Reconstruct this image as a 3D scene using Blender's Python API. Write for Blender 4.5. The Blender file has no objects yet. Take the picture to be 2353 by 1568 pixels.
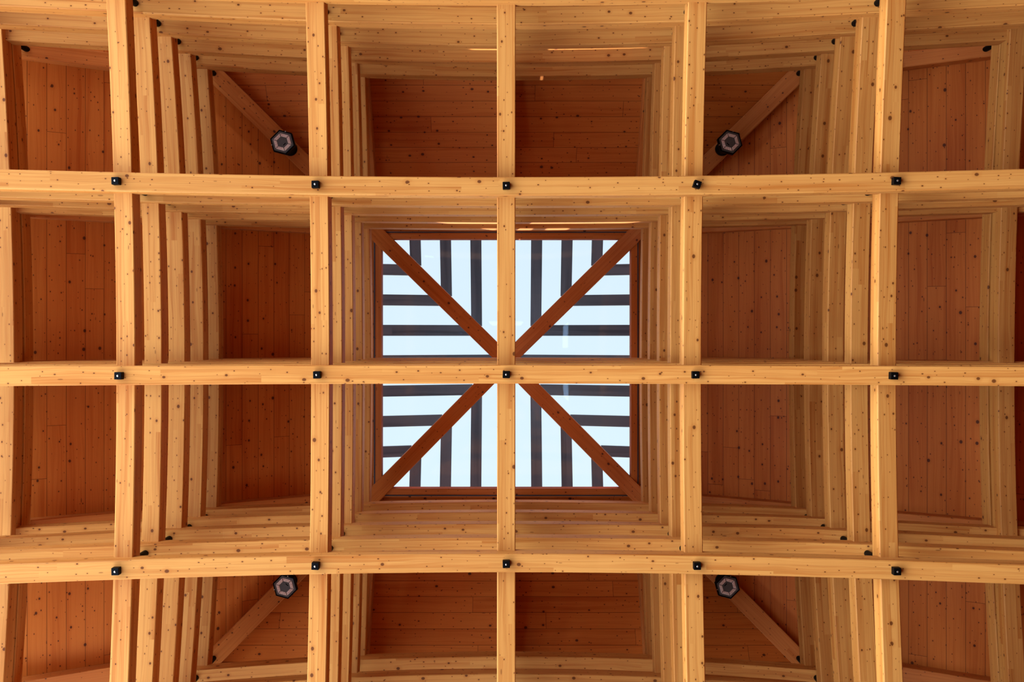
import bpy, bmesh, math, random
from mathutils import Vector, Matrix
random.seed(7)
S = bpy.context.scene
COL = S.collection

# ---------------------------------------------------------------- dimensions (metres)
A = 1.22            # grid spacing of the timber lattice
EYE = 1.6           # camera height
BASE = 8.0          # underside of the lowest beams at the centre
Z0 = BASE - EYE
W, HB = 0.121, 0.131   # beam width and depth
LAP = 0.086            # cross beams are half-lapped over the main ones
SHIFT = 0.2548         # camera stands this far from the roof centre

def drop1(n2): return Z0 * 0.0087*n2/(1+0.022*n2)*0.98
def dropg(n2): return Z0 * (0.0022*n2/(1+0.07*n2) + 0.0006*max(0.0, min(n2, 8.5)-5.0))
def beam_z(k, x, y):
    """underside of the main (left-right) beam of level k: the lattice is gently cambered"""
    n2 = (x*x+y*y)/(A*A)
    lift = 0.055 * min(n2/4, max(0.0, 2-n2/4)) * (0, 0, 0.5, 1.0, 0.8, 0)[k]
    return BASE - drop1(n2) + (k-1)*(0.505 - dropg(n2)) + lift
def cross_z(k, x, y):
    up = 0.0
    t = (abs(x)/A - 2.0)
    if t > 0: up = {3:0.27, 4:0.02}.get(k, 0.10)*min(t, 1.0)
    return beam_z(k, x, y) + LAP + up
PITCH = 0.593
def deck_z(p): return EYE + Z0*1.4146 - PITCH*(p-1.23)
EXT = 5.5

# ---------------------------------------------------------------- node helpers
def new_mat(name):
    m = bpy.data.materials.new(name); m.use_nodes = True
    nt = m.node_tree; nt.nodes.clear()
    return m, nt
def N(nt, t, **kw):
    n = nt.nodes.new(t)
    for k, v in kw.items():
        if k.startswith('i_'): n.inputs[k[2:]].default_value = v
        else: setattr(n, k, v)
    return n
def mth(nt, op, a, b=None, c=None, clamp=False):
    n = nt.nodes.new('ShaderNodeMath'); n.operation = op; n.use_clamp = clamp
    for i, v in enumerate((a, b, c)):
        if v is None: continue
        if isinstance(v, (int, float)): n.inputs[i].default_value = v
        else: nt.links.new(v, n.inputs[i])
    return n.outputs[0]
def mixc(nt, fac, a, b, mode='MIX'):
    n = nt.nodes.new('ShaderNodeMix'); n.data_type = 'RGBA'; n.blend_type = mode
    for s, v in ((n.inputs[0], fac), (n.inputs[6], a), (n.inputs[7], b)):
        if isinstance(v, (int, float)): s.default_value = v
        elif isinstance(v, tuple): s.default_value = v
        else: nt.links.new(v, s)
    return n.outputs[2]
def smooth(nt, v, a, b, lo=0.0, hi=1.0):
    n = nt.nodes.new('ShaderNodeMapRange'); n.interpolation_type = 'SMOOTHSTEP'
    nt.links.new(v, n.inputs[0])
    n.inputs[1].default_value = a; n.inputs[2].default_value = b
    n.inputs[3].default_value = lo; n.inputs[4].default_value = hi
    return n.outputs[0]

def wood(name, light, dark, lam=0.042, joint=1.4, seams=False, knot=(0.085,0.014,0.0012,1), kd=1.0, tone=0.24, rough=0.55):
    m, nt = new_mat(name)
    L = nt.links
    uv = N(nt, 'ShaderNodeUVMap'); uv.uv_map = 'UVMap'
    sep = N(nt, 'ShaderNodeSeparateXYZ'); L.new(uv.outputs[0], sep.inputs[0])
    u, v = sep.outputs[0], sep.outputs[1]
    oi = N(nt, 'ShaderNodeObjectInfo')
    # wobble of the grain
    nz = N(nt, 'ShaderNodeTexNoise', i_Scale=1.0, i_Detail=2.0)
    cb = N(nt, 'ShaderNodeCombineXYZ'); L.new(mth(nt,'MULTIPLY',u,1.6), cb.inputs[0]); L.new(mth(nt,'MULTIPLY',v,9.0), cb.inputs[1])
    L.new(cb.outputs[0], nz.inputs['Vector'])
    wob = mth(nt, 'MULTIPLY', mth(nt, 'SUBTRACT', nz.outputs[0], 0.5), 0.06)
    vw = mth(nt, 'ADD', v, wob)
    # lamella index and its random tone
    li = mth(nt, 'FLOOR', mth(nt, 'DIVIDE', v, lam))
    wn1 = N(nt, 'ShaderNodeTexWhiteNoise'); wn1.noise_dimensions = '1D'; L.new(li, wn1.inputs['W'])
    us = mth(nt, 'ADD', mth(nt, 'DIVIDE', u, joint), mth(nt, 'MULTIPLY', wn1.outputs[0], 7.3))
    ji = mth(nt, 'FLOOR', us)
    wn2 = N(nt, 'ShaderNodeTexWhiteNoise'); wn2.noise_dimensions = '2D'
    cb2 = N(nt, 'ShaderNodeCombineXYZ'); L.new(li, cb2.inputs[0]); L.new(ji, cb2.inputs[1]); L.new(cb2.outputs[0], wn2.inputs['Vector'])
    rnd = wn2.outputs[0]
    # fine grain, strongly stretched along the board
    g = N(nt, 'ShaderNodeTexNoise', i_Scale=1.0, i_Detail=3.0, i_Roughness=0.6)
    cb3 = N(nt, 'ShaderNodeCombineXYZ'); L.new(mth(nt,'MULTIPLY',u,1.1), cb3.inputs[0]); L.new(mth(nt,'MULTIPLY',vw,95.0), cb3.inputs[1]); L.new(mth(nt,'MULTIPLY',rnd,40.0), cb3.inputs[2])
    L.new(cb3.outputs[0], g.inputs['Vector'])
    grain = smooth(nt, g.outputs[0], 0.36, 0.70)
    # broad heartwood streaks
    h = N(nt, 'ShaderNodeTexNoise', i_Scale=1.0, i_Detail=1.0)
    cb4 = N(nt, 'ShaderNodeCombineXYZ'); L.new(mth(nt,'MULTIPLY',u,0.7), cb4.inputs[0]); L.new(mth(nt,'MULTIPLY',vw,22.0), cb4.inputs[1]); L.new(mth(nt,'MULTIPLY',rnd,20.0), cb4.inputs[2])
    L.new(cb4.outputs[0], h.inputs['Vector'])
    heart = smooth(nt, h.outputs[0], 0.45, 0.75)
    f = mth(nt, 'ADD', mth(nt,'MULTIPLY',grain,0.42), mth(nt,'MULTIPLY',heart,0.50))
    f = mth(nt, 'ADD', f, mth(nt,'MULTIPLY', mth(nt,'SUBTRACT',rnd,0.5), tone*2.2), clamp=True)
    col = mixc(nt, f, light, dark)
    # per piece of timber
    ob = mth(nt, 'ADD', mth(nt,'MULTIPLY', oi.outputs['Random'], 0.14), 0.93)
    obn = N(nt, 'ShaderNodeCombineXYZ')
    for i in range(3): L.new(ob, obn.inputs[i])
    col = mixc(nt, 1.0, col, obn.outputs[0], 'MULTIPLY')
    # knots
    def knots(scale, stretch, thr, r0, r1, off):
        vo = N(nt, 'ShaderNodeTexVoronoi'); vo.voronoi_dimensions = '2D'; vo.inputs['Scale'].default_value = scale
        vo.inputs['Randomness'].default_value = 1.0
        c = N(nt, 'ShaderNodeCombineXYZ'); L.new(mth(nt,'ADD',mth(nt,'MULTIPLY',u,stretch), off), c.inputs[0]); L.new(mth(nt,'ADD',mth(nt,'ADD',v,off), mth(nt,'MULTIPLY',wob,0.25)), c.inputs[1])
        L.new(c.outputs[0], vo.inputs['Vector'])
        sc = N(nt, 'ShaderNodeSeparateColor'); L.new(vo.outputs['Color'], sc.inputs[0])
        d = mth(nt, 'DIVIDE', vo.outputs['Distance'], scale)      # metres
        rad = mth(nt, 'ADD', mth(nt,'MULTIPLY', mth(nt,'POWER',sc.outputs[1],2.2), r1-r0), r0)
        q = mth(nt, 'DIVIDE', d, rad)
        on = mth(nt, 'LESS_THAN', sc.outputs[0], thr)
        core = mth(nt, 'MULTIPLY', smooth(nt, q, 0.55, 1.0, 1.0, 0.0), on)
        halo = mth(nt, 'MULTIPLY', smooth(nt, q, 0.9, 2.6, 1.0, 0.0), on)
        return core, halo
    c1, h1 = knots(8.5, 0.8, 0.50*kd, 0.0050, 0.0150, 3.7)
    c2, h2 = knots(17.0, 0.7, 0.58*kd, 0.0030, 0.0062, 11.1)
    c3, h3 = knots(11.0, 0.25, 0.22*kd, 0.0022, 0.0060, 27.3)      # short checks and pitch streaks
    halo = mth(nt, 'MAXIMUM', h1, mth(nt,'MULTIPLY',h2,0.5))
    core = mth(nt, 'MAXIMUM', mth(nt, 'MAXIMUM', mth(nt,'MULTIPLY',c1,0.90), mth(nt,'MULTIPLY',c2,0.86)), mth(nt,'MULTIPLY',c3,0.55))
    col = mixc(nt, mth(nt,'MULTIPLY',halo,0.30), col, dark)
    col = mixc(nt, core, col, knot)
    bump_h = mth(nt, 'MULTIPLY', g.outputs[0], 0.25)
    # glue lines / board seams
    fr = mth(nt, 'FRACT', mth(nt, 'DIVIDE', v, lam))
    edge = mth(nt, 'MULTIPLY', mth(nt, 'MINIMUM', fr, mth(nt,'SUBTRACT',1.0,fr)), lam)
    if seams:
        frj = mth(nt, 'FRACT', us)
        ej = mth(nt, 'MULTIPLY', mth(nt, 'MINIMUM', frj, mth(nt,'SUBTRACT',1.0,frj)), joint)
        e = mth(nt, 'MINIMUM', edge, mth(nt,'MULTIPLY',ej,1.1))
        s = smooth(nt, e, 0.0008, 0.0030, 1.0, 0.0)
        sc_ = mth(nt,'MULTIPLY', s, 0.75)
    else:
        s = smooth(nt, edge, 0.0004, 0.0016, 1.0, 0.0)
        sc_ = mth(nt,'MULTIPLY', s, 0.22)
    col = mixc(nt, sc_, col, (knot[0]*0.6, knot[1]*0.6, knot[2]*0.6, 1))
    bs = N(nt, 'ShaderNodeBsdfPrincipled', i_Roughness=rough)
    bs.inputs['Specular IOR Level'].default_value = 0.08
    L.new(col, bs.inputs['Base Color'])
    bp = N(nt, 'ShaderNodeBump', i_Strength=0.12, i_Distance=0.002); L.new(bump_h, bp.inputs['Height']); L.new(bp.outputs[0], bs.inputs['Normal'])
    out = N(nt, 'ShaderNodeOutputMaterial'); L.new(bs.outputs[0], out.inputs[0])
    return m
def plain(name, c, rough=0.5, metal=0.0, spec=0.5, nscale=60.0, namt=0.15):
    m, nt = new_mat(name); L = nt.links
    tc = N(nt, 'ShaderNodeTexCoord'); nz = N(nt, 'ShaderNodeTexNoise', i_Scale=nscale, i_Detail=3.0)
    L.new(tc.outputs['Object'], nz.inputs['Vector'])
    col = mixc(nt, nz.outputs[0], tuple(x*(1-namt) for x in c)+(1,), tuple(min(1,x*(1+namt)) for x in c)+(1,))
    bs = N(nt, 'ShaderNodeBsdfPrincipled', i_Roughness=rough, i_Metallic=metal)
    bs.inputs['Specular IOR Level'].default_value = spec
    L.new(col, bs.inputs['Base Color'])
    out = N(nt, 'ShaderNodeOutputMaterial'); L.new(bs.outputs[0], out.inputs[0])
    return m

M_BEAM = wood('spruce_glulam', (0.49,0.163,0.028,1), (0.34,0.078,0.0080,1), kd=1.0)
M_DECK = wood('larch_board', (0.49,0.108,0.0120,1), (0.355,0.057,0.0045,1), lam=0.139, joint=2.3, seams=True, knot=(0.055,0.010,0.003,1), tone=0.22)
M_RAFT = wood('larch_rafter', (0.45,0.108,0.0160,1), (0.33,0.060,0.0060,1), knot=(0.055,0.010,0.003,1), kd=0.8, tone=0.1)
M_SLAT = wood('weathered_slat', (0.022,0.015,0.0125,1), (0.009,0.006,0.005,1), lam=0.3, joint=9.0, knot=(0.02,0.015,0.015,1), kd=0.3, rough=0.7)
M_BLACK = plain('black_steel', (0.0022,0.0014,0.0009), 0.42, 0.0, 0.03)
M_PIN = plain('bright_bolt_end', (0.42,0.30,0.19), 0.35, 0.9)
M_SEAL = plain('black_gasket', (0.012,0.011,0.011), 0.7)
M_LAMPG = plain('lamp_grey', (0.075,0.052,0.034), 0.5, 0.0, 0.15)
M_LENS = plain('lamp_lens', (0.62,0.38,0.24), 0.25, 0.0, 0.6, 140.0, 0.25)

def glass_mat():
    m, nt = new_mat('skylight_glass'); L = nt.links
    tr = N(nt, 'ShaderNodeBsdfTransparent'); tr.inputs[0].default_value = (0.955,0.985,0.99,1)
    gl = N(nt, 'ShaderNodeBsdfGlossy'); gl.inputs['Roughness'].default_value = 0.02
    fr = N(nt, 'ShaderNodeFresnel'); fr.inputs[0].default_value = 1.22
    nz = N(nt, 'ShaderNodeTexNoise', i_Scale=2.0); bp = N(nt, 'ShaderNodeBump', i_Strength=0.02); L.new(nz.outputs[0], bp.inputs['Height']); L.new(bp.outputs[0], gl.inputs['Normal'])
    mx = N(nt, 'ShaderNodeMixShader'); L.new(fr.outputs[0], mx.inputs[0]); L.new(tr.outputs[0], mx.inputs[1]); L.new(gl.outputs[0], mx.inputs[2])
    out = N(nt, 'ShaderNodeOutputMaterial'); L.new(mx.outputs[0], out.inputs[0])
    return m
M_GLASS = glass_mat()

# ---------------------------------------------------------------- mesh helpers
def link(name, me, mat, parent=None, loc=None):
    me.materials.clear(); me.materials.append(mat)
    o = bpy.data.objects.new(name, me); COL.objects.link(o)
    if parent is not None: o.parent = parent
    if loc is not None: o.location = loc
    return o
def empty(name, loc):
    o = bpy.data.objects.new(name, None); o.location = loc; o.empty_display_size = 0.1
    COL.objects.link(o); return o
def tag(o, label=None, cat=None, group=None, kind=None):
    if label: o['label'] = label
    if cat: o['category'] = cat
    if group: o['group'] = group
    if kind: o['kind'] = kind
    return o

def sweep(name, stations, w, h, mat, ch=0.005, up=Vector((0,0,1)), origin=None):
    """timber with bevelled edges: stations are points on the centre of its underside"""
    pts = [Vector(p) for p in stations]
    org = Vector(origin) if origin is not None else pts[len(pts)//2].copy()
    half = w/2
    ou, ov = random.uniform(0, 60), random.uniform(0, 60)
    prof = [(-half+ch,0),(half-ch,0),(half,ch),(half,h-ch),(half-ch,h),(-half+ch,h),(-half,h-ch),(-half,ch)]
    per = [0]
    for i in range(len(prof)):
        a, b = prof[i], prof[(i+1) % 8]
        per.append(per[-1] + math.hypot(b[0]-a[0], b[1]-a[1]))
    bm = bmesh.new(); uvl = bm.loops.layers.uv.new('UVMap')
    d0 = (pts[-1]-pts[0]); d0.z = 0; d0.normalize()
    side = Vector((-d0.y, d0.x, 0))
    rings = []; us = [0.0]
    for i, p in enumerate(pts):
        if i: us.append(us[-1] + (p-pts[i-1]).length)
        rings.append([bm.verts.new(p - org + side*a + up*b) for a, b in prof])
    for i in range(len(pts)-1):
        for j in range(8):
            jn = (j+1) % 8
            f = bm.faces.new((rings[i][j], rings[i][jn], rings[i+1][jn], rings[i+1][j]))
            cs = ((us[i],per[j]),(us[i],per[j+1]),(us[i+1],per[j+1]),(us[i+1],per[j]))
            for lp, (cu, cv) in zip(f.loops, cs): lp[uvl].uv = (cu+ou, cv+ov)
    for r, flip in ((rings[0], True), (rings[-1], False)):
        f = bm.faces.new(list(reversed(r)) if flip else r)
        for lp in f.loops:
            i = r.index(lp.vert)
            lp[uvl].uv = (prof[i][0]+ou+9, prof[i][1]+ov+9)
    bmesh.ops.recalc_face_normals(bm, faces=bm.faces)
    me = bpy.data.meshes.new(name); bm.to_mesh(me); bm.free()
    return link(name, me, mat, loc=org)

def prism(name, outline, z0, z1, mat, parent=None, loc=(0,0,0), bev=0.0, rot=0.0):
    bm = bmesh.new()
    vs = [bm.verts.new((x, y, z0)) for x, y in outline]
    f = bm.faces.new(vs)
    r = bmesh.ops.extrude_face_region(bm, geom=[f])
    for v in [g for g in r['geom'] if isinstance(g, bmesh.types.BMVert)]: v.co.z = z1
    bmesh.ops.recalc_face_normals(bm, faces=bm.faces)
    if bev: bmesh.ops.bevel(bm, geom=list(bm.edges), offset=bev, segments=2, affect='EDGES', profile=0.6)
    if rot: bmesh.ops.rotate(bm, verts=bm.verts, matrix=Matrix.Rotation(rot, 3, 'Z'))
    me = bpy.data.meshes.new(name); bm.to_mesh(me); bm.free()
    return link(name, me, mat, parent, loc)
def ngon(r, n, a0=0.0): return [(r*math.cos(a0+2*math.pi*i/n), r*math.sin(a0+2*math.pi*i/n)) for i in range(n)]
def lathe(name, prof, n, mat, parent=None, loc=(0,0,0)):
    bm = bmesh.new(); rings = []
    for r, z in prof:
        rings.append([bm.verts.new((r*math.cos(2*math.pi*i/n), r*math.sin(2*math.pi*i/n), z)) for i in range(n)])
    for a, b in zip(rings, rings[1:]):
        for i in range(n): bm.faces.new((a[i], a[(i+1)%n], b[(i+1)%n], b[i]))
    bm.faces.new(rings[0]); bm.faces.new(rings[-1])
    bmesh.ops.recalc_face_normals(bm, faces=bm.faces)
    me = bpy.data.meshes.new(name); bm.to_mesh(me); bm.free()
    for p in me.polygons: p.use_smooth = len(p.vertices) == 4
    try: me.set_sharp_from_angle(angle=0.7)
    except Exception: pass
    return link(name, me, mat, parent, loc)

def frange(a, b, step):
    n = max(1, int(round((b-a)/step)))
    return [a + (b-a)*i/n for i in range(n+1)]

# ---------------------------------------------------------------- the beam lattice
LV = {1:'lowest', 2:'second lowest', 3:'middle', 4:'second highest', 5:'highest'}
ROW = {-2:"in the stack along the photo's top edge", -1:'in the stack above the skylight',
        0:"in the stack crossing the skylight's middle", 1:'in the stack below the skylight',
        2:"in the stack along the photo's bottom edge"}
CL = {-3:"at the photo's left edge", -2:'left of the two left lamps', -1:'just left of the skylight',
       0:"crossing the skylight's middle", 1:'just right of the skylight', 2:'right of the two right lamps',
       3:"at the photo's right edge"}
for j in range(-2, 3):
    for k in range(1, 6):
        y = j*A
        st = [(x, y, beam_z(k, x, y)) for x in (frange(-4.45, 4.45, 0.3) if k < 5 else frange(-2.64, 2.64, 0.3))]
        o = sweep('main_beam', st, W, HB, M_BEAM, origin=(0, y, beam_z(k, 0, y)))
        tag(o, f'{LV[k]} left-to-right spruce beam {ROW[j]}', 'beam', 'left-to-right beams of the roof lattice', 'thing')
for i in range(-3, 4):
    for k in range(1, 5 if abs(i) == 3 else 6):
        x = i*A
        st = [(x, y, cross_z(k, x, y)) for y in (frange(-3.55, 3.55, 0.3) if k < 5 else frange(-2.64, 2.64, 0.3))]
        o = sweep('cross_beam', st, W, HB, M_BEAM, origin=(x, 0, cross_z(k, x, 0)))
        lv = LV[k] if abs(i) < 3 else {1:'lowest',2:'second lowest',3:'second highest',4:'highest'}[k]
        tag(o, f'{lv} up-and-down spruce beam of the column {CL[i]}', 'beam', 'up-and-down beams of the roof lattice', 'thing')

# ---------------------------------------------------------------- tie rods, nuts and spacers at the crossings
RN = {-2:"top edge row", -1:'row above the skylight', 0:'middle row', 1:'row below the skylight', 2:'bottom edge row'}
CN = {-3:'leftmost', -2:'second from left', -1:'third from left', 0:'centre', 1:'third from right', 2:'second from right', 3:'rightmost'}
rot = {(1,-1):0.33, (0,0):0.02, (-1,0):-0.02, (2,0):0.03, (-1,1):0.04, (2,-1):0.05}
for i in range(-3, 4):
    for j in range(-2, 3):
        x, y = i*A, j*A
        z1 = beam_z(1, x, y)
        e = empty('tie_rod', (x, y, z1))
        tag(e, f'black tie rod with square nut, {CN[i]} crossing of the {RN[j]}', 'tie rod', 'black tie rods at the beam crossings')
        s = 0.0232
        prism('square_nut', [(-s,-s),(s,-s),(s,s),(-s,s)], -0.042, 0.002, M_BLACK, e, (0,0,0), 0.0035, rot.get((i,j), random.uniform(-0.03,0.03)))
        pn = lathe('bolt_end', [(0.0036,-0.0465),(0.0060,-0.0450),(0.0068,-0.040)], 16, M_PIN, e); pn['label'] = 'bright silver bolt end'
        top = 4 if abs(i) == 3 else 5
        for k in range(1, top):
            za = cross_z(k, x, y)+HB; zb = beam_z(k+1, x, y)
            if zb-za > 0.02:
                lathe('spacer', [(0.022,za-z1),(0.022,zb-z1)], 20, M_BLACK, e)
        if not (abs(i) <= 1 and abs(j) <= 1):
            p = max(abs(x), abs(y)); za = cross_z(top, x, y)+HB; zb = deck_z(p)-0.10
            if zb-za > 0.015: lathe('spacer', [(0.022,za-z1),(0.022,zb-z1)], 20, M_BLACK, e)

# ---------------------------------------------------------------- sloping board deck (four hips of a pyramid roof)
IN = 1.19
DK = {0:('ceiling','right'), 1:('ceiling','lower'), 2:('ceiling','left'), 3:('ceiling','upper')}
for q in range(4):
    bm = bmesh.new(); uvl = bm.loops.layers.uv.new('UVMap')
    R = Matrix.Rotation(q*math.pi/2, 3, 'Z')
    ou, ov = random.uniform(0,50), random.randint(1,40)*0.139
    def P(p, t, dz=0.0): return R @ Vector((p, t, deck_z(p)+dz))
    low = [(IN,-IN),(EXT,-EXT),(EXT,EXT),(IN,IN)]
    vb = [bm.verts.new(P(*c)) for c in low]; vt = [bm.verts.new(P(c[0],c[1],0.06)) for c in low]
    fs = [bm.faces.new(vb), bm.faces.new(vt)] + [bm.faces.new((vb[a],vb[(a+1)%4],vt[(a+1)%4],vt[a])) for a in range(4)]
    Ri = R.transposed()
    for f in fs:
        for lp in f.loops:
            c = Ri @ lp.vert.co
            lp[uvl].uv = (c.y+ou, c.x*math.sqrt(1+PITCH**2)+ov)
    bmesh.ops.recalc_face_normals(bm, faces=bm.faces)
    me = bpy.data.meshes.new('ceiling'); bm.to_mesh(me); bm.free()
    o = link('ceiling', me, M_DECK)
    tag(o, f'sloping board ceiling on the {DK[q][1]} side of the skylight', 'ceiling', None, 'structure')

SD = {0:'right', 1:'lower', 2:'left', 3:'upper'}
for q in range(4):
    R = Matrix.Rotation(q*math.pi/2, 3, 'Z')
    for j in range(-2, 3):
        t = j*A
        p0 = {0:1.23, 1:1.33, 2:2*A+0.12}[abs(j)]
        st = [R @ Vector((p, t, deck_z(p)-0.135)) for p in frange(p0, EXT-0.15, 0.6)]
        o = sweep('rafter', st, W, 0.133, M_RAFT)
        w_ = R @ Vector((0, t, 0))
        if q in (0, 2): pos = {-2:'topmost', -1:'second from top', 0:'middle', 1:'second from bottom', 2:'bottommost'}[round(w_.y/A)]
        else: pos = {-2:'leftmost', -1:'second from left', 0:'middle', 1:'second from right', 2:'rightmost'}[round(w_.x/A)]
        tag(o, f'{pos} of the five rafters under the {SD[q]} ceiling slope', 'rafter', 'rafters under the board ceiling')
HIPN = {0:'lower right', 1:'lower left', 2:'upper left', 3:'upper right'}
def hip_z(p): return deck_z(p) - 0.165
for q in range(4):
    R = Matrix.Rotation(q*math.pi/2, 3, 'Z')
    st = [R @ Vector((p, p, hip_z(p))) for p in frange(0.055, EXT-0.3, 0.5)]
    o = sweep('hip_rafter', st, 0.142, 0.155, M_RAFT)
    tag(o, f'{HIPN[q]} diagonal hip beam running into the skylight peak', 'hip beam', 'diagonal hip beams meeting over the skylight')

# ---------------------------------------------------------------- skylight
FI, FO = 1.143, 1.222
zf = EYE + Z0*1.402
fr = empty('window_1', (0, 0.006, zf))
tag(fr, 'square pyramid skylight with reddish timber frame', 'skylight', None, 'structure')
for q in range(4):
    R = Matrix.Rotation(q*math.pi/2, 3, 'Z')
    bm = bmesh.new(); uvl = bm.loops.layers.uv.new('UVMap')
    low = [(FI,-FI),(FO,-FO),(FO,FO),(FI,FI)]
    vb = [bm.verts.new(R @ Vector((a,b,0))) for a,b in low]; vt = [bm.verts.new(R @ Vector((a,b,0.12))) for a,b in low]
    fs = [bm.faces.new(vb), bm.faces.new(vt)] + [bm.faces.new((vb[a],vb[(a+1)%4],vt[(a+1)%4],vt[a])) for a in range(4)]
    for f in fs:
        for lp in f.loops:
            c = R.transposed() @ lp.vert.co; lp[uvl].uv = (c.y+q*7, c.x+c.z+q*3.3)
    bmesh.ops.recalc_face_normals(bm, faces=bm.faces)
    me = bpy.data.meshes.new('frame'); bm.to_mesh(me); bm.free()
    link('frame', me, M_RAFT, fr)
    # black seal along the outer edge of the frame
    bm = bmesh.new()
    sl = [(FO-0.022,-FO),(FO-0.012,-FO),(FO-0.012,FO),(FO-0.022,FO)]
    vs = [bm.verts.new(R @ Vector((a,b,-0.006))) for a,b in sl]; vt = [bm.verts.new(R @ Vector((a,b,0.004))) for a,b in sl]
    bm.faces.new(vs); bm.faces.new(vt)
    for a in range(4): bm.faces.new((vs[a],vs[(a+1)%4],vt[(a+1)%4],vt[a]))
    bmesh.ops.recalc_face_normals(bm, faces=bm.faces)
    me = bpy.data.meshes.new('seal'); bm.to_mesh(me); bm.free()
    link('seal', me, M_SEAL, fr)
    # triangular pane
    bm = bmesh.new()
    g0 = [(0.0,0.0),(1.19,-1.19),(1.19,1.19)]
    def G(p, t, dz): return R @ Vector((p, t, deck_z(p)+dz-zf))
    vb = [bm.verts.new(G(a,b,0.0)) for a,b in g0]; vt = [bm.verts.new(G(a,b,0.012)) for a,b in g0]
    bm.faces.new(vb); bm.faces.new(vt)
    for a in range(3): bm.faces.new((vb[a],vb[(a+1)%3],vt[(a+1)%3],vt[a]))
    bmesh.ops.recalc_face_normals(bm, faces=bm.faces)
    me = bpy.data.meshes.new('pane'); bm.to_mesh(me); bm.free()
    link('pane', me, M_GLASS, fr)

# dark slats laid down the slopes over the glass
SZ = EYE + Z0*1.535
ORD = {-3:'first', -2:'second', -1:'third', 0:'fourth', 1:'fifth', 2:'sixth', 3:'seventh'}
def slat_z(p): return SZ + 0.30*(1.20-p)
for q in range(4):
    R = Matrix.Rotation(q*math.pi/2, 3, 'Z')
    for c in range(-3, 4):
        t = c*A/4
        st = [R @ Vector((p, t, slat_z(p))) for p in (abs(t)+0.045, 1.0, 1.32)]
        o = sweep('sun_slat', st, 0.111, 0.05, M_SLAT, ch=0.003)
        w_ = R @ Vector((0, t, 0))
        if q in (0, 2): idx = round(w_.y/(A/4)); frm = 'top'
        else: idx = round(w_.x/(A/4)); frm = 'left'
        tag(o, f'{ORD[idx]} dark slat from the {frm} over the {SD[q]} skylight pane', 'slat', 'dark slats over the skylight glass')

# ---------------------------------------------------------------- hexagonal spotlights on the hip beams
def make_lamp(sx, sy, zrel, p, label):
    z = EYE + Z0*zrel
    e = empty('spotlight', (sx*p, sy*p, z)); tag(e, label, 'spotlight', 'hexagonal spotlights on the diagonal beams')
    a0 = math.pi/6 + math.pi/4
    Rr = 0.108
    # bezel: hexagonal cup
    bm = bmesh.new()
    def ring(r, zz): return [bm.verts.new((x, y, zz)) for x, y in ngon(r, 6, a0)]
    rs = [ring(0.090,0.010), ring(0.100,0.0), ring(0.106,0.0), ring(Rr,0.006), ring(Rr,0.045), ring(0.075,0.075), ring(0.05,0.085)]
    for a, b in zip(rs, rs[1:]):
        for i in range(6): bm.faces.new((a[i], a[(i+1)%6], b[(i+1)%6], b[i]))
    bm.faces.new(rs[-1]); bm.faces.new(rs[0])
    bmesh.ops.recalc_face_normals(bm, faces=bm.faces)
    me = bpy.data.meshes.new('housing'); bm.to_mesh(me); bm.free(); link('housing', me, M_BLACK, e)
    # grey face plate
    prism('face_plate', ngon(0.0955, 6, a0), 0.003, 0.011, M_LAMPG, e)['label'] = 'dark grey face plate'
    # six lens segments with LED domes
    for i in range(6):
        bm = bmesh.new()
        aa, ab = a0+i*math.pi/3, a0+(i+1)*math.pi/3
        ro, ri, g = 0.078, 0.050, 0.030
        def pt(r, t):
            A_ = Vector((r*math.cos(aa), r*math.sin(aa))); B_ = Vector((r*math.cos(ab), r*math.sin(ab)))
            return A_.lerp(B_, t)
        out = [pt(ro, 0.04), pt(ro, 0.96), pt(ri, 0.94), pt(ri, 0.06)]
        vs = [bm.verts.new((v.x, v.y, 0.000)) for v in out]; vt = [bm.verts.new((v.x, v.y, 0.004)) for v in out]
        bm.faces.new(vs); bm.faces.new(vt)
        for a in range(4): bm.faces.new((vs[a],vs[(a+1)%4],vt[(a+1)%4],vt[a]))
        for (r, ts) in ((0.0705,(0.14,0.38,0.62,0.86)), (0.0575,(0.2,0.5,0.8))):
            for t in ts:
                c = pt(r, t)
                mt = Matrix.Translation((c.x, c.y, 0.0)) @ Matrix.Diagonal((1,1,0.7,1))
                bmesh.ops.create_uvsphere(bm, u_segments=10, v_segments=6, radius=0.0066, matrix=mt)
        bmesh.ops.recalc_face_normals(bm, faces=bm.faces)
        me = bpy.data.meshes.new('lens'); bm.to_mesh(me); bm.free(); link('lens', me, M_LENS, e)['label'] = 'pale ribbed LED lens'
    cp = prism('centre_plate', ngon(0.046, 6, a0), -0.001, 0.006, M_LAMPG, e)
    mx, my = -sx*0.018, -sy*0.018
    prism('sensor_slot', [(-0.014,-0.0035),(0.014,-0.0035),(0.014,0.0035),(-0.014,0.0035)], -0.0025, 0.001, M_BLACK, cp, (mx,my,0), 0.0, math.atan2(-sx*1.0, sy*1.0))
    for a in (a0+math.pi*0.5, a0+math.pi*1.17):
        lathe('clip_screw', [(0.0045,-0.002),(0.0045,0.004)], 10, M_PIN, e, (0.099*math.cos(a)*0.93, 0.099*math.sin(a)*0.93, 0))
    top = hip_z(p) - z
    lathe('stem', [(0.046,0.05),(0.052,0.075),(0.054,top-0.03),(0.060,top-0.025),(0.060,top+0.002)], 32, M_BLACK, e)
    return e
make_lamp(-1,-1,1.281,1.872,'hexagonal black spotlight with ring of LED lenses, upper left of the skylight')
make_lamp( 1,-1,1.281,1.872,'hexagonal black spotlight with ring of LED lenses, upper right of the skylight')
make_lamp(-1, 1,1.295,1.872,'hexagonal black spotlight with ring of LED lenses, lower left of the skylight')
make_lamp( 1, 1,1.295,1.872,'hexagonal black spotlight with ring of LED lenses, lower right of the skylight')

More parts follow.
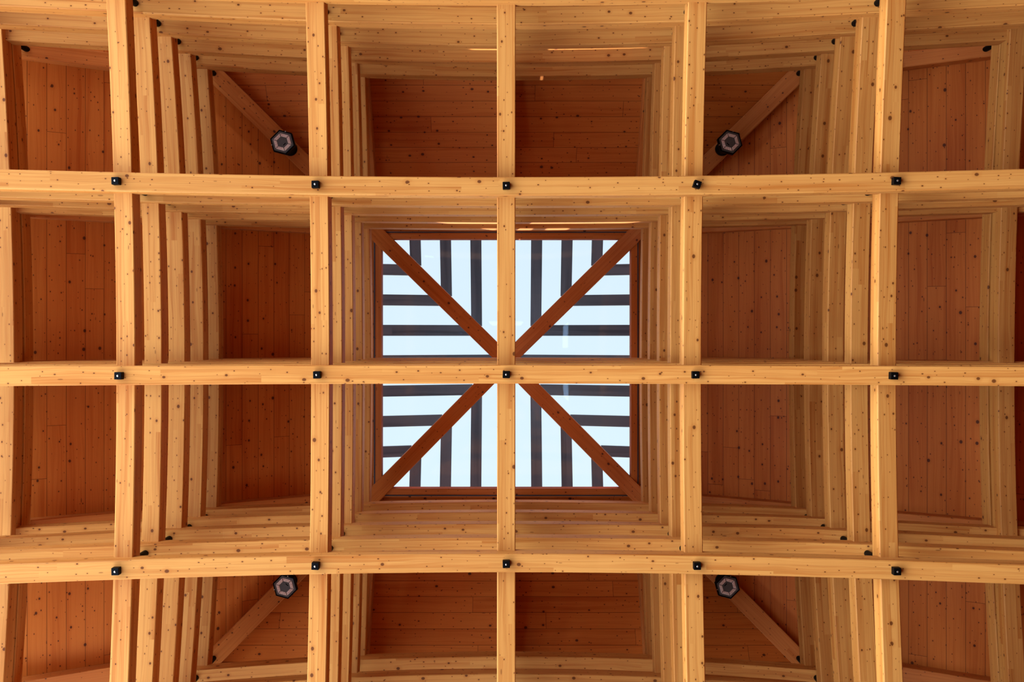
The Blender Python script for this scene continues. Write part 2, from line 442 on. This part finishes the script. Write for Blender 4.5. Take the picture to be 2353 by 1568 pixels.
# ---------------------------------------------------------------- unseen hall, invented to shape the light: open left and near side
def slab(name, x0, x1, y0, y1, z0, z1, mat, label):
    bm = bmesh.new(); uvl = bm.loops.layers.uv.new('UVMap')
    bmesh.ops.create_cube(bm, size=1.0)
    for v in bm.verts: v.co = Vector(((x0,x1)[v.co.x > 0], (y0,y1)[v.co.y > 0], (z0,z1)[v.co.z > 0]))
    for f in bm.faces:
        ax = max(range(3), key=lambda i: abs(f.normal[i]))
        for lp in f.loops:
            c = lp.vert.co
            lp[uvl].uv = {0:(c.y, c.z), 1:(c.x, c.z), 2:(c.x, c.y)}[ax]
    me = bpy.data.meshes.new(name); bm.to_mesh(me); bm.free()
    return tag(link(name, me, mat), label, name.split('_')[0], None, 'structure')
M_BLOCKER = wood('light_blocker_board', (0.17,0.040,0.007,1), (0.12,0.025,0.004,1), lam=0.139, joint=2.3, seams=True)  # reddish boards of the added hall, tinting the dim bounce light
XW, YW = 5.3, 4.9
slab('floor', -3.6, XW, -YW, YW, -0.1, 0.0, M_BLOCKER, 'added unseen board slab dimming light from straight below')
slab('wall_right_blocker', XW, XW+0.12, -YW, YW, 0.0, 8.1, M_BLOCKER, 'added unseen board wall blocking light from the right')
slab('wall_front_blocker', -1.2, XW, YW, YW+0.12, 0.0, 8.1, M_BLOCKER, 'added unseen board wall blocking light beyond the lower edge')
slab('wall_back_blocker', -3.6, XW, -YW-0.12, -YW, 0.0, 8.1, M_BLOCKER, 'added unseen board wall blocking light beyond the upper edge')

# ---------------------------------------------------------------- daylight
wd = bpy.data.worlds.new('daylight'); S.world = wd; wd.use_nodes = True
nt = wd.node_tree; nt.nodes.clear()
tc = N(nt, 'ShaderNodeTexCoord'); sp = N(nt, 'ShaderNodeSeparateXYZ'); nt.links.new(tc.outputs['Generated'], sp.inputs[0])
# sky above the horizon, added outdoor glow below it to light the beams
fz = smooth(nt, sp.outputs[2], -0.02, 0.03)
G = 6.9
near = smooth(nt, sp.outputs[2], -0.98, -0.20, 0.25, 1.0)  # glow dimmed straight down to keep the upper beams dark
nv = N(nt, 'ShaderNodeCombineXYZ')
for i in range(3): nt.links.new(near, nv.inputs[i])
ground_glow = mixc(nt, 1.0, (0.94*G, 1.44*G, 2.2*G, 1), nv.outputs[0], 'MULTIPLY')
fy = smooth(nt, sp.outputs[1], -0.35, 0.30)
sky = mixc(nt, fy, (0.505, 0.585, 0.70, 1), (0.545, 0.645, 0.725, 1))
# sky boosted half way down, out of view, to light the inner beam sides
sky_boost = mth(nt, 'MULTIPLY', smooth(nt, sp.outputs[2], 0.30, 0.50), smooth(nt, sp.outputs[2], 0.72, 0.93, 1.0, 0.0))
sky_boost = mth(nt, 'ADD', mth(nt, 'MULTIPLY', sky_boost, 6.0), 1.0)
hv = N(nt, 'ShaderNodeCombineXYZ')
for i in range(3): nt.links.new(sky_boost, hv.inputs[i])
sky = mixc(nt, 1.0, sky, hv.outputs[0], 'MULTIPLY')
col = mixc(nt, fz, ground_glow, sky)
bg = N(nt, 'ShaderNodeBackground', i_Strength=1.0); nt.links.new(col, bg.inputs[0])
wo = N(nt, 'ShaderNodeOutputWorld'); nt.links.new(bg.outputs[0], wo.inputs[0])

sun = bpy.data.lights.new('sun', 'SUN'); sun.energy = 9.0; sun.angle = 0.0093; sun.color = (1.0, 0.93, 0.82)
so = bpy.data.objects.new('sun', sun); COL.objects.link(so)
so.rotation_euler = Vector((0.10, -0.85, -0.53)).to_track_quat('-Z', 'Y').to_euler()
# ---------------------------------------------------------------- camera: lying back, looking straight up
cam = bpy.data.cameras.new('camera'); co = bpy.data.objects.new('camera', cam); COL.objects.link(co)
co.location = (0, -SHIFT, EYE); co.rotation_euler = (math.pi, 0, 0)
cam.sensor_width = 36.0; cam.lens = 352.05*Z0/2353*36.0
cam.shift_x = 13.2/2353; cam.shift_y = -13.0/2353
cam.clip_end = 200
S.camera = co
S.view_settings.view_transform = 'Standard'; S.view_settings.look = 'None'
S.view_settings.exposure = 0.62; S.view_settings.gamma = 1.0; S.view_settings.use_curve_mapping = False
S.cycles.max_bounces = 10; S.cycles.diffuse_bounces = 6; S.cycles.transparent_max_bounces = 12
